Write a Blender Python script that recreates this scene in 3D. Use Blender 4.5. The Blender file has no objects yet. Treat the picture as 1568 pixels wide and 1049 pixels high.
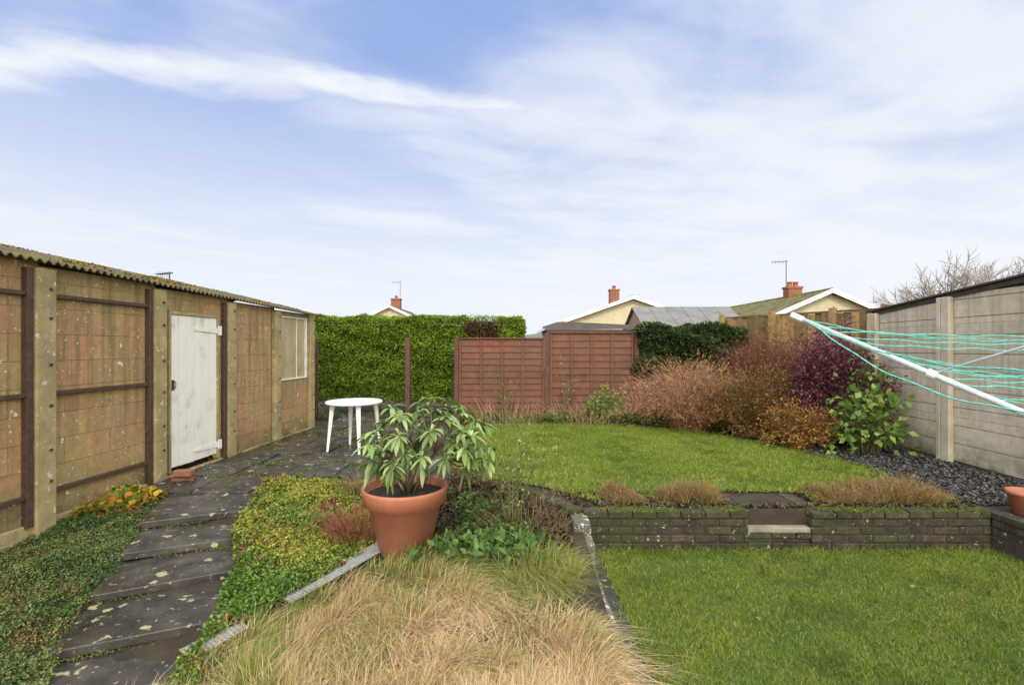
import bpy, math, random
import numpy as np
from mathutils import Vector
rng=np.random.default_rng(7); random.seed(5)
scene=bpy.context.scene
# ---------------------------------------------------------------- helpers
def link(o,parent=None):
    scene.collection.objects.link(o)
    if parent is not None: o.parent=parent
    return o
def empty(name,loc=(0,0,0),rz=0):
    e=bpy.data.objects.new(name,None); e.empty_display_size=.2
    e.location=loc; e.rotation_euler=(0,0,rz); return link(e)
class MB:
    def __init__(s): s.v=[];s.f=[];s.m=[]
    def add(s,vs,fs,m=0):
        o=len(s.v); s.v+=[tuple(v) for v in vs]; s.f+=[tuple(i+o for i in f) for f in fs]; s.m+=[m]*len(fs)
    def box(s,x0,x1,y0,y1,z0,z1,m=0,tilt=0):
        vs=[(x0,y0,z0),(x1,y0,z0),(x1,y1,z0),(x0,y1,z0),(x0,y0,z1),(x1,y0,z1),(x1,y1,z1),(x0,y1,z1)]
        s.add(vs,[(0,3,2,1),(4,5,6,7),(0,1,5,4),(1,2,6,5),(2,3,7,6),(3,0,4,7)],m)
    def obox(s,p,u,l0,l1,w0,w1,z0,z1,m=0,jz=0.0):
        w=(-u[1],u[0])
        def P(l,q,z): return (p[0]+u[0]*l+w[0]*q,p[1]+u[1]*l+w[1]*q,z)
        j=[random.uniform(-jz,jz) for _ in range(4)]
        vs=[P(l0,w0,z0),P(l1,w0,z0),P(l1,w1,z0),P(l0,w1,z0),P(l0,w0,z1+j[0]),P(l1,w0,z1+j[1]),P(l1,w1,z1+j[2]),P(l0,w1,z1+j[3])]
        s.add(vs,[(0,3,2,1),(4,5,6,7),(0,1,5,4),(1,2,6,5),(2,3,7,6),(3,0,4,7)],m)
    def tube(s,pts,rads,n=6,m=0):
        pts=[Vector(p) for p in pts]; rings=[]
        if not hasattr(rads,'__len__'): rads=[rads]*len(pts)
        for i,p in enumerate(pts):
            d=(pts[min(i+1,len(pts)-1)]-pts[max(i-1,0)])
            if d.length<1e-9: d=Vector((0,0,1))
            d.normalize()
            a=d.cross(Vector((0.13,0.31,1))); 
            if a.length<1e-3: a=d.cross(Vector((1,0,0)))
            a.normalize(); b=d.cross(a)
            rings.append([p+(a*math.cos(t)+b*math.sin(t))*rads[i] for t in [2*math.pi*k/n for k in range(n)]])
        vs=[v for r in rings for v in r]; fs=[]
        for i in range(len(pts)-1):
            for k in range(n):
                fs.append((i*n+k,i*n+(k+1)%n,(i+1)*n+(k+1)%n,(i+1)*n+k))
        fs.append(tuple(range(n-1,-1,-1))); fs.append(tuple((len(pts)-1)*n+k for k in range(n)))
        s.add(vs,fs,m)
    def lathe(s,prof,n,c=(0,0,0),m=0):
        vs=[];fs=[]
        for r,z in prof:
            for k in range(n):
                t=2*math.pi*k/n; vs.append((c[0]+r*math.cos(t),c[1]+r*math.sin(t),c[2]+z))
        for i in range(len(prof)-1):
            for k in range(n):
                fs.append((i*n+k,i*n+(k+1)%n,(i+1)*n+(k+1)%n,(i+1)*n+k))
        s.add(vs,fs,m)
    def make(s,name,mats,parent=None,bevel=0,smooth=False,segs=2):
        me=bpy.data.meshes.new(name); me.from_pydata(s.v,[],s.f)
        if not isinstance(mats,(list,tuple)): mats=[mats]
        for m in mats: me.materials.append(m)
        me.polygons.foreach_set('material_index',s.m)
        if smooth: me.polygons.foreach_set('use_smooth',[True]*len(s.f))
        me.update(); o=bpy.data.objects.new(name,me); link(o,parent)
        if bevel:
            b=o.modifiers.new('bevel','BEVEL'); b.width=bevel; b.segments=segs; b.limit_method='ANGLE'
        return o
def quads(name,Q,C,mat,parent=None):
    Q=np.asarray(Q,dtype=np.float32); N=len(Q)
    me=bpy.data.meshes.new(name); me.vertices.add(4*N); me.vertices.foreach_set('co',Q.reshape(-1))
    me.loops.add(4*N); me.loops.foreach_set('vertex_index',np.arange(4*N,dtype=np.int32))
    me.polygons.add(N); me.polygons.foreach_set('loop_start',np.arange(0,4*N,4,dtype=np.int32))
    me.update(calc_edges=True)
    at=me.attributes.new('Col','FLOAT_COLOR','FACE')
    c=np.ones((N,4),dtype=np.float32); c[:,:3]=C; at.data.foreach_set('color',c.reshape(-1))
    me.materials.append(mat); me.validate()
    o=bpy.data.objects.new(name,me); return link(o,parent)
def norm(a): return a/np.maximum(np.linalg.norm(a,axis=-1,keepdims=True),1e-9)
def leafq(c,d,L,W,nrm=None,droop=0.15):
    n=len(c); d=norm(d)
    if nrm is None: nrm=rng.normal(size=(n,3))+np.array([0,0,1.2])
    s=norm(np.cross(d,nrm)); up=norm(np.cross(s,d))
    L=np.broadcast_to(np.asarray(L,float).reshape(-1,1),(n,1)); W=np.broadcast_to(np.asarray(W,float).reshape(-1,1),(n,1))
    tip=c+d*L-np.array([0,0,1])*L*droop
    mid=c+d*L*.45+up*W*.12
    return np.stack([c,mid+s*W*.5,tip,mid-s*W*.5],1)
def blades(p,lean,h,w,K=2,curl=.5):
    n=len(p); h=np.asarray(h).reshape(-1,1)*np.ones((n,1)); ang=rng.uniform(0,2*np.pi,n)
    side=np.stack([np.cos(ang),np.sin(ang),np.zeros(n)],1); w=np.asarray(w).reshape(-1,1)*np.ones((n,1))
    out=[]
    def pt(t): return p+np.array([0,0,1])*h*(t-curl*t*t*np.clip(np.linalg.norm(lean,axis=1,keepdims=True),0,1.2))+lean*h*t*t**.3
    def wd(t): return w*(1-t)**.6*.5+w*.04
    for k in range(K):
        t0,t1=k/K,(k+1)/K
        a,b=pt(t0),pt(t1)
        out.append(np.stack([a-side*wd(t0),a+side*wd(t0),b+side*wd(t1),b-side*wd(t1)],1))
    return np.concatenate(out,0)
_ph=rng.uniform(0,6.28,(40,)); _dr=rng.uniform(0,6.28,(40,))
def N2(x,y,s=1.0,o=0):
    r=0;amp=0
    for i in range(7):
        k=(o*7+i)%40; f=s*(1.0+.75*i); a=1/(1+.45*i)
        r=r+a*np.sin(f*(x*np.cos(_dr[k])+y*np.sin(_dr[k]))+_ph[k]); amp+=a
    return r/amp*1.4
def inpoly(x,y,poly):
    r=np.zeros(len(x),bool); j=len(poly)-1
    for i in range(len(poly)):
        xi,yi=poly[i];xj,yj=poly[j]
        r^=((yi>y)!=(yj>y))&(x<(xj-xi)*(y-yi)/((yj-yi) if yj!=yi else 1e-9)+xi); j=i
    return r
def scatter(poly,n):
    P=np.array(poly); lo,hi=P.min(0),P.max(0); xs=[];ys=[];t=0
    while t<n:
        x=rng.uniform(lo[0],hi[0],n*2);y=rng.uniform(lo[1],hi[1],n*2);k=inpoly(x,y,poly)
        xs.append(x[k]);ys.append(y[k]);t+=k.sum()
    return np.concatenate(xs)[:n],np.concatenate(ys)[:n]
def pal(cols,n,w=None):
    cols=np.array(cols,float); i=rng.choice(len(cols),n,p=w); c=cols[i]
    return c*rng.uniform(.75,1.25,(n,1))
# ---------------------------------------------------------------- materials
def nodes(name):
    m=bpy.data.materials.new(name); m.use_nodes=True; nt=m.node_tree; b=nt.nodes['Principled BSDF']; return m,nt,b
def ramp(nt,fac,stops):
    r=nt.nodes.new('ShaderNodeValToRGB'); e=r.color_ramp.elements
    e[0].position=stops[0][0]; e[0].color=(*stops[0][1],1); e[1].position=stops[-1][0]; e[1].color=(*stops[-1][1],1)
    for p,c in stops[1:-1]:
        x=e.new(p); x.color=(*c,1)
    nt.links.new(fac,r.inputs['Fac']); return r.outputs['Color']
def noise(nt,vec,scale,detail=6,rough=.6,dist=0):
    n=nt.nodes.new('ShaderNodeTexNoise'); n.inputs['Scale'].default_value=scale; n.inputs['Detail'].default_value=detail
    n.inputs['Roughness'].default_value=rough; n.inputs['Distortion'].default_value=dist
    if vec is not None: nt.links.new(vec,n.inputs['Vector'])
    return n.outputs['Fac']
def mix(nt,fac,a,b,mode='MIX'):
    x=nt.nodes.new('ShaderNodeMix'); x.data_type='RGBA'; x.blend_type=mode
    for s,v in ((x.inputs[0],fac),(x.inputs[6],a),(x.inputs[7],b)):
        if isinstance(v,(int,float)): s.default_value=v
        elif isinstance(v,tuple): s.default_value=(*v,1)
        else: nt.links.new(v,s)
    return x.outputs[2]
def coord(nt,kind='Object'):
    return nt.nodes.new('ShaderNodeTexCoord').outputs[kind]
def bump(nt,b,h,st=.4,d=.01):
    x=nt.nodes.new('ShaderNodeBump'); x.inputs['Strength'].default_value=st; x.inputs['Distance'].default_value=d
    nt.links.new(h,x.inputs['Height']); nt.links.new(x.outputs[0],b.inputs['Normal'])
def nmat(name,stops,scale=4,rough=.8,bst=.4,bd=.01,bscale=None,lichen=None,lsc=30,lth=.68,island=0,grime=None,moss=None,wet=False,mth=.47):
    m,nt,b=nodes(name); v=coord(nt)
    c=ramp(nt,noise(nt,v,scale,8,.65),stops)
    if island:
        g=nt.nodes.new('ShaderNodeNewGeometry'); rr=ramp(nt,g.outputs['Random Per Island'],[(0,(1-island,)*3),(1,(1+island*.3,)*3)])
        c=mix(nt,1.0,c,rr,'MULTIPLY')
    if grime:
        c=mix(nt,ramp(nt,noise(nt,v,scale*.35,5,.7),[(.42,(0,0,0)),(.65,(1,1,1))]),c,grime)
    if moss:
        c=mix(nt,ramp(nt,noise(nt,v,2.3,7,.75),[(mth,(0,0,0)),(mth+.19,(.85,.85,.85))]),c,moss)
    if lichen:
        n1=noise(nt,v,lsc,3,.5); c=mix(nt,ramp(nt,n1,[(lth,(0,0,0)),(lth+.04,(1,1,1))]),c,lichen)
        n1=noise(nt,v,lsc*3.1,3,.5); c=mix(nt,ramp(nt,n1,[(lth+.01,(0,0,0)),(lth+.05,(.7,.7,.7))]),c,lichen)
    nt.links.new(c,b.inputs['Base Color']); b.inputs['Roughness'].default_value=rough
    if wet: nt.links.new(ramp(nt,noise(nt,v,1.3,5,.6),[(.4,(.22,)*3),(.62,(.75,)*3)]),b.inputs['Roughness'])
    bump(nt,b,noise(nt,v,bscale or scale*6,6,.7),bst,bd); return m
def foliage_mat(name,tr=.3,rough=.55):
    m,nt,b=nodes(name); a=nt.nodes.new('ShaderNodeAttribute'); a.attribute_name='Col'
    nt.links.new(a.outputs['Color'],b.inputs['Base Color']); b.inputs['Roughness'].default_value=rough
    b.inputs['Specular IOR Level'].default_value=.22
    t=nt.nodes.new('ShaderNodeBsdfTranslucent'); nt.links.new(a.outputs['Color'],t.inputs['Color'])
    x=nt.nodes.new('ShaderNodeMixShader'); x.inputs[0].default_value=tr
    nt.links.new(b.outputs[0],x.inputs[1]); nt.links.new(t.outputs[0],x.inputs[2])
    nt.links.new(x.outputs[0],nt.nodes['Material Output'].inputs['Surface']); return m
FOL=foliage_mat('foliage'); TWIG=foliage_mat('twigs',0.0,.8)
SOIL=nmat('soil',[(.3,(.02,.014,.009)),(.55,(.05,.035,.022)),(.75,(.05,.065,.016))],5,.95,.9,.03,40)
def block_mat(name,stops,mortar,bw,bh,lichen,lsc=9,rough=.9,mort=.006,lth=.66,grime=(.09,.07,.035),algae=None):
    m,nt,b=nodes(name); v=coord(nt)
    sp=nt.nodes.new('ShaderNodeSeparateXYZ'); nt.links.new(v,sp.inputs[0])
    cb=nt.nodes.new('ShaderNodeCombineXYZ'); nt.links.new(sp.outputs['Y'],cb.inputs['X']); nt.links.new(sp.outputs['Z'],cb.inputs['Y'])
    br=nt.nodes.new('ShaderNodeTexBrick'); nt.links.new(cb.outputs[0],br.inputs['Vector'])
    br.inputs['Scale'].default_value=1; br.inputs['Brick Width'].default_value=bw; br.inputs['Row Height'].default_value=bh
    br.inputs['Mortar Size'].default_value=mort; br.inputs['Mortar Smooth'].default_value=.6
    br.inputs['Color1'].default_value=(1.08,1.04,1,1); br.inputs['Color2'].default_value=(.9,.87,.84,1); br.inputs['Mortar'].default_value=(*mortar,1)
    c=ramp(nt,noise(nt,v,1.7,9,.65),stops)
    c=mix(nt,1.0,c,br.outputs['Color'],'MULTIPLY')
    c=mix(nt,ramp(nt,noise(nt,v,14,7,.75),[(.45,(.0,.0,.0)),(.85,(1,1,1))]),c,grime)
    if algae: c=mix(nt,ramp(nt,noise(nt,v,2.6,8,.75),[(.47,(0,0,0)),(.66,(.8,.8,.8))]),c,algae)
    zr=ramp(nt,sp.outputs['Z'],[(0.02,(.9,.9,.9)),(.4,(0,0,0))]); zs=mix(nt,1.0,zr,ramp(nt,noise(nt,v,3,6,.7),[(.35,(0,0,0)),(.6,(1,1,1))]),'MULTIPLY')
    c=mix(nt,zs,c,(.09,.085,.035))
    mp=nt.nodes.new('ShaderNodeMapping'); mp.inputs['Scale'].default_value=(1,9,.5); nt.links.new(v,mp.inputs['Vector'])
    st=mix(nt,1.0,ramp(nt,noise(nt,mp.outputs[0],1.5,5,.6),[(.43,(0,0,0)),(.7,(.8,.8,.8))]),ramp(nt,sp.outputs['Z'],[(.4,(.2,.2,.2)),(1.0,(1,1,1))]),'MULTIPLY')
    c=mix(nt,st,c,grime)
    if lichen:
        c=mix(nt,ramp(nt,noise(nt,v,lsc,4,.55),[(lth,(0,0,0)),(lth+.03,(1,1,1))]),c,lichen)
        c=mix(nt,ramp(nt,noise(nt,v,lsc*3.3,3,.55),[(lth-.02,(0,0,0)),(lth+.02,(.85,.85,.85))]),c,lichen)
    nt.links.new(c,b.inputs['Base Color']); b.inputs['Roughness'].default_value=rough
    iv=nt.nodes.new('ShaderNodeInvert'); nt.links.new(br.outputs['Fac'],iv.inputs['Color'])
    hh=mix(nt,.5,iv.outputs[0],noise(nt,v,60,6,.7)); bump(nt,b,hh,.7,.012)
    return m
G_PANEL=block_mat('ochre_concrete_panel',[(.25,(.28,.21,.09)),(.42,(.42,.3,.13)),(.52,(.43,.27,.13)),(.62,(.42,.23,.12)),(.78,(.34,.27,.12))],(.7,.68,.6),.46,.23,(.62,.6,.5),8,lth=.665,grime=(.15,.12,.055),algae=(.27,.25,.12))
G_POST=nmat('ochre_concrete_post',[(.3,(.25,.19,.09)),(.6,(.41,.32,.16)),(.8,(.37,.31,.17))],6,.9,.5,.01,60,lichen=(.5,.48,.38),lsc=20,lth=.64,grime=(.24,.21,.1))
R_PANEL=block_mat('cream_concrete_panel',[(.25,(.46,.4,.31)),(.5,(.57,.505,.41)),(.8,(.63,.57,.48))],(.8,.8,.8),30,.6,None,grime=(.32,.27,.19),algae=(.4,.36,.26))
R_POST=nmat('cream_concrete_post',[(.3,(.42,.37,.28)),(.6,(.55,.48,.38)),(.8,(.6,.53,.42))],5,.9,.4,.01,60,grime=(.4,.34,.24))
METAL=nmat('brown_metal',[(.3,(.035,.022,.016)),(.7,(.1,.06,.04))],20,.6,.3,.003)
ROOF_G=nmat('mossy_fibre_cement',[(.35,(.045,.04,.035)),(.5,(.1,.085,.05)),(.6,(.12,.11,.025)),(.75,(.17,.11,.03))],5,.95,.9,.02,40)
WHITEP=nmat('white_paint',[(.3,(.5,.48,.42)),(.45,(.74,.73,.68)),(.8,(.82,.81,.76))],3,.6,.3,.004,30)
PLAST=nmat('white_plastic',[(.3,(.72,.72,.7)),(.8,(.8,.8,.78))],3,.35,.05,.001)
SLAB=nmat('wet_paving',[(.3,(.016,.014,.013)),(.46,(.04,.036,.032)),(.6,(.075,.066,.058)),(.75,(.1,.09,.065))],4,.36,.6,.006,60,lichen=(.33,.33,.2),lsc=9,lth=.645,island=.3,moss=(.04,.042,.02),wet=True,mth=.5)
BRICKD=nmat('mossy_dark_brick',[(.3,(.016,.012,.008)),(.5,(.05,.036,.022)),(.62,(.085,.06,.038)),(.78,(.05,.06,.02))],7,.95,.9,.012,60,lichen=(.26,.26,.19),lsc=22,lth=.66,island=.5,moss=(.035,.045,.01),mth=.42)
MORT=nmat('old_mortar',[(.3,(.014,.012,.009)),(.7,(.045,.04,.026))],15,.95,.5,.01)
COPE=nmat('mossy_coping',[(.3,(.07,.06,.045)),(.5,(.15,.13,.1)),(.62,(.1,.12,.04)),(.8,(.28,.27,.22))],9,.95,.8,.01,60,lichen=(.45,.45,.38),lsc=18,lth=.6,island=.3)
CONC=nmat('concrete_step',[(.3,(.14,.13,.095)),(.7,(.28,.26,.2))],9,.9,.5,.008)
FENCE=nmat('red_brown_fence',[(.3,(.095,.035,.02)),(.55,(.155,.058,.034)),(.8,(.2,.095,.06))],5,.85,.5,.004,50,island=.3,grime=(.11,.052,.033))
POSTW=nmat('brown_post',[(.3,(.055,.024,.016)),(.7,(.12,.055,.036))],8,.85,.4,.004)
NEWF=nmat('tan_boards',[(.3,(.16,.095,.03)),(.7,(.3,.2,.08))],8,.8,.4,.004,island=.6)
TERRA=nmat('terracotta_plastic',[(.3,(.3,.1,.055)),(.6,(.38,.14,.078)),(.85,(.44,.21,.13))],4,.6,.2,.003,40,grime=(.29,.12,.07))
REDBR=nmat('red_brick',[(.3,(.2,.075,.045)),(.7,(.34,.15,.095))],18,.9,.6,.008,island=.3)
BARK=nmat('bark',[(.3,(.09,.06,.038)),(.7,(.18,.13,.085))],20,.9,.6,.004)
TEAL=nmat('teal_line',[(.3,(.05,.4,.31)),(.7,(.17,.6,.5))],60,.5,.1,.001)
ALU=nmat('pale_metal_tube',[(.3,(.36,.43,.44)),(.7,(.56,.62,.62))],12,.35,.1,.001)
TILE_M=nmat('mossy_tile',[(.35,(.1,.08,.06)),(.5,(.16,.14,.06)),(.6,(.17,.19,.035)),(.8,(.21,.21,.06))],1.5,.95,.8,.05,12)
TILE_G=nmat('grey_tile',[(.35,(.15,.12,.09)),(.7,(.28,.23,.17))],2,.95,.8,.05,12)
FELT=nmat('grey_felt',[(.3,(.13,.13,.13)),(.7,(.2,.2,.195))],3,.95,.4,.01)
FELT.node_tree.nodes['Principled BSDF'].inputs['Specular IOR Level'].default_value=.15
RENDER=nmat('cream_render',[(.3,(.42,.37,.24)),(.7,(.52,.46,.31))],3,.9,.3,.01)
PINKB=nmat('pink_brick',[(.3,(.24,.14,.095)),(.7,(.36,.23,.17))],12,.9,.4,.01)
DARKW=nmat('dark_shed',[(.3,(.035,.027,.022)),(.7,(.08,.062,.05))],6,.95,.5,.01)
GALV=nmat('galvanised',[(.3,(.24,.25,.25)),(.7,(.38,.39,.39))],20,.5,.2,.001)
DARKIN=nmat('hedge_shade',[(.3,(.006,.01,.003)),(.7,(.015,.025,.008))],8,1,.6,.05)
def glass_mat():
    m,nt,b=nodes('frosted_pane'); v=coord(nt)
    c=ramp(nt,noise(nt,v,2.2,5,.6),[(.3,(.3,.24,.11)),(.6,(.44,.38,.23)),(.8,(.55,.52,.4))]); nt.links.new(c,b.inputs['Base Color'])
    b.inputs['Roughness'].default_value=.5; return m
GLASS=glass_mat()
# ---------------------------------------------------------------- ground
def gz(x,y):
    x=np.asarray(x,float);y=np.asarray(y,float)
    z=np.clip(-.3*(5-y)/2.6,-.34,0)-.01
    z=np.where((x>4.385),-.01,z)
    z=np.where((x>.63)&(x<4.385)&(y<4.5),-.35,z)
    z=np.where((x>.63)&(x<4.385)&(y>=4.5),-.01,z)
    return z
def ground():
    xs=np.unique(np.concatenate([[-600,-200,-60,-20,-8],np.arange(-5,.6,.12),[.62,.64],np.arange(.8,4.3,.25),[4.37,4.40],np.arange(4.6,7,.3),[12,30,80,250,600]]))
    ys=np.unique(np.concatenate([[-300,-60,-10,-2],np.arange(0,4.4,.15),[4.49,4.51],np.arange(4.6,11,.15),[14,20,40,90,200,400,900]]))
    X,Y=np.meshgrid(xs,ys); Z=gz(X,Y); near=(np.abs(X)<8)&(Y>1)&(Y<11)
    Z=Z+np.where(near&(X<.5)&(Y<4.95),N2(X,Y,5)*.012,0)
    nx,ny=len(xs),len(ys)
    vs=np.stack([X,Y,Z],-1).reshape(-1,3).tolist()
    fs=[(j*nx+i,j*nx+i+1,(j+1)*nx+i+1,(j+1)*nx+i) for j in range(ny-1) for i in range(nx-1)]
    b=MB(); b.add(vs,fs); return b.make('ground',SOIL,smooth=False)
ground()
def hill():
    b=MB(); vs=[];fs=[]; n=120
    for i in range(n+1):
        x=-500+1100*i/n; h=17+4*math.sin(i*.21)+3*math.sin(i*.53+1)+random.uniform(0,1.5)
        vs+= [(x,420,-1),(x,450,h),(x,600,h*.9)]
    for i in range(n):
        a=i*3; fs+=[(a,a+3,a+4,a+1),(a+1,a+4,a+5,a+2)]
    b.add(vs,fs); b.make('hill',nmat('distant_trees',[(.3,(.07,.09,.085)),(.7,(.15,.16,.12))],.05,1,.3,.5))
hill()
# ---------------------------------------------------------------- lawns
LG=nmat('lawn_base',[(.3,(.05,.085,.014)),(.7,(.1,.14,.022))],3,.95,.8,.02,60)
def lawn(name,poly,z,n,h,w,k1=1.0,edge=4000):
    b=MB(); b.add([(x,y,z) for x,y in poly],[tuple(range(len(poly)))]); o=b.make(name,LG)
    x,y=scatter(poly,n)
    # ragged edge blades just outside and inside the boundary
    P=np.array(poly+[poly[0]]); sg=np.diff(P,axis=0); ln=np.linalg.norm(sg,axis=1); i=rng.choice(len(ln),edge,p=ln/ln.sum()); t=rng.random(edge)
    ex=P[i,0]+sg[i,0]*t+rng.normal(0,.022,edge); ey=P[i,1]+sg[i,1]*t+rng.normal(0,.022,edge)
    x=np.concatenate([x,ex]);y=np.concatenate([y,ey]); isE=np.concatenate([np.zeros(n),np.ones(edge)]); n=n+edge
    p=np.stack([x,y,np.full(n,z)],1)
    pat=N2(x,y,2.2,1)*.5+.5; fine=N2(x,y,11,2)*.5+.5; vf=N2(x,y,27,3)*.5+.5
    c1=np.array([.115,.21,.02]);c2=np.array([.3,.34,.045]);c3=np.array([.08,.155,.018])
    t=np.clip(pat*.65+fine*.35+vf*.15-.05,0,1)[:,None]
    C=c1*(1-t)+c2*t; C=np.where((rng.random(n)<.22)[:,None],c3,C); C=np.where((rng.random(n)<.06)[:,None],np.array([.42,.37,.15]),C)
    thin=(N2(x,y,5,4)+N2(x,y,13,1)*.5)
    C=C*(1-.3*np.clip((-thin-.35)*3,0,1))[:,None]*k1
    C=C*rng.uniform(.7,1.3,(n,1))
    a=rng.uniform(0,6.28,n); l=rng.uniform(.1,1.2,n)[:,None]; lean=np.stack([np.cos(a),np.sin(a),0*a],1)*l
    hh=rng.uniform(.45,1.15,n)*h*(.6+.45*fine+.25*vf)*(1+isE*.7)
    Q=blades(p,lean,hh,w,2,.3); quads('grass_blades',Q,np.concatenate([C,C]),FOL,o)
UP=[(-.8,9.4),(-.2,9.55),(.6,9.45),(1.6,9.5),(2.45,9.1),(3.0,8.7),(3.5,8.3),(3.85,7.6),(4.15,6.9),(4.35,6.2),(4.4,5.7),(4.2,5.3),(3.6,5.05),(3.1,4.9),(2.98,4.75),(2.97,5.02),(2.05,5.02),(1.6,4.9),(1.3,4.75),(1.1,4.85),(.8,4.72),(.35,5.2),(-.45,5.6),(-.75,6.2),(-.9,7),(-.95,8.3)]
lawn('lawn',UP,.005,120000,.036,.0075,1.0)
lawn('lawn',[(.77,.6),(4.34,.6),(4.34,4.37),(.79,4.37)],-.342,175000,.031,.0045,.88,6000)
# ---------------------------------------------------------------- walls
def brickwall(b,p0,p1,z0,z1,th=.11,cope=True):
    d=Vector((p1[0]-p0[0],p1[1]-p0[1])); L=d.length; u=(d.x/L,d.y/L)
    b.obox(p0,u,.006,L-.006,.008,th-.008,z0,z1-.03,1)
    top=z1-(.062 if cope else 0); z=z0; k=0
    while z<top-.02:
        zz=min(z+.068,top-.006); l=-(.11 if k%2 else 0)
        while l<L-.02:
            a=max(l,0);e=min(l+.215,L)
            if e-a>.02: b.obox(p0,u,a,e,random.uniform(-.006,.007),th+random.uniform(-.004,.003),z+.003,zz,0,.004)
            l+=.225
        z+=.075;k+=1
    if cope:
        l=0
        while l<L-.03:
            e=min(l+.215,L); b.obox(p0,u,l+.002,e-.002,-.012+random.uniform(-.008,.008),th+.012,top+.002,z1+random.uniform(-.007,.006),0,.006); l+=.222
W=MB()
brickwall(W,(.66,4.42),(2.16,4.42),-.36,.0)
brickwall(W,(2.74,4.42),(4.38,4.42),-.36,.0)
brickwall(W,(2.16,4.535),(2.16,5.0),-.2,.0)
brickwall(W,(2.85,4.535),(2.85,5.0),-.2,.0)
brickwall(W,(2.162,4.88),(2.738,4.88),-.2,-.02)
brickwall(W,(2.16,4.43),(2.74,4.43),-.36,-.19)
W.box(2.163,2.737,4.425,4.875,-.2,-.15,2)
brickwall(W,(4.49,1.0),(4.49,4.415),-.36,.0)
wall=W.make('retaining_wall',[BRICKD,MORT,CONC],bevel=.01)
def moss(parent,pts,n,spread=.05,cols=[(.09,.12,.02),(.14,.16,.03),(.07,.09,.02)],sz=.014,z=0.003,th=.1):
    out=[]
    for (x0,y0),(x1,y1),zz in pts:
        L=math.hypot(x1-x0,y1-y0); m=int(n*L); t=rng.random(m); x=x0+(x1-x0)*t+rng.normal(0,spread,m)*abs(y1-y0)/max(L,1e-6); y=y0+(y1-y0)*t+rng.normal(0,spread,m)*abs(x1-x0)/max(L,1e-6)
        k=N2(x,y,9,3)+rng.normal(0,.2,m)>th; x=x[k];y=y[k]; out.append(np.stack([x,y,np.full(len(x),zz+z)],1))
    c=np.concatenate(out); m=len(c)
    quads('moss',leafq(c,rng.normal(size=(m,3))*.6+np.array([0,0,.9]),rng.uniform(.5,1.3,m)*sz,sz*.7),pal(cols,m),TWIG,parent)
moss(wall,[((.66,4.52),(2.16,4.52),0),((2.74,4.52),(4.38,4.52),0),((.66,4.45),(2.16,4.45),0.0),((2.74,4.45),(4.38,4.45),0.0),((.66,4.41),(4.38,4.41),-.355)],1800,.03,th=-.1)
W=MB()
brickwall(W,(.66,4.5),(.2,5.12),-.2,.005); brickwall(W,(.2,5.12),(-.6,5.52),-.12,.0)
W.obox((.56,4.2),(0,1),0,.36,-.13,.02,-.3,-.035,2)
W.obox((.56,4.0),(0,1),0,.195,-.13,.02,-.35,-.13,2)
y=3.98
while y>1.2:
    W.obox((.6,y),(0,-1),0,.44,-.075,.06,-.36,-.235,2,.01); y-=.45
ew=W.make('bed_edging_wall',[BRICKD,MORT,COPE],bevel=.012)
moss(ew,[((.56,4.0),(.56,1.3),-.232),((.66,4.0),(.66,1.3),-.335),((.56,4.5),(.1,5.1),.005),((.15,5.1),(-.6,5.48),.003)],1500,.03,th=-.05)
b=MB(); b.box(.67,.79,1,4.4,-.36,-.335); b.make('garden_edging_strip',SLAB)
# ---------------------------------------------------------------- paving
b=MB(); yy=5.0
for r in range(9):
    for k in range(6):
        x0=-3.92+k*.605+r*.036; y0=yy+r*.605
        if x0>-2.9 and r==0: continue
        if x0>-1.25: continue
        b.obox((x0,y0),(.998,-.0),.0,.59,0,.59,-.06,.004+random.uniform(0,.011),0,.005)
pat=b.make('patio',SLAB,bevel=.006)
ml=[((-3.85,5.0+r*.605-.006),(-.95,5.0+r*.605-.006),.0) for r in range(1,9)]+[((-3.925+k*.605+.2,5.0+.3),(-3.925+k*.605+.32,10),.0) for k in range(1,5)]
moss(pat,ml,320,.02,z=.006,sz=.022,th=-.1)
b=MB(); pu=Vector((.395,-.919)); pml=[]
t=[0.0,.68,1.22,1.74,2.3,2.86,3.4,3.95]
for k in range(len(t)-1):
    c=Vector((-3.12,5.0))+pu*t[k]; L=t[k+1]-t[k]
    z=-.015-.062*k
    a=random.uniform(-.03,.03); ux,uy=pu.x*math.cos(a)-pu.y*math.sin(a),pu.x*math.sin(a)+pu.y*math.cos(a)
    b.obox((c.x,c.y),(ux,uy),-.01,L+.03,-.42+random.uniform(-.02,.02),.42+random.uniform(-.02,.02),z-.055,z,0,.008)
    wv=Vector((-pu.y,pu.x)); e0=c-wv*.4+pu*.045; e1=c+wv*.4+pu*.045; pml.append(((e0.x,e0.y),(e1.x,e1.y),z))
gp=b.make('garden_path',SLAB,bevel=.006)
moss(gp,pml[1:],380,.012,z=.003,sz=.016,th=-.1)
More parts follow.
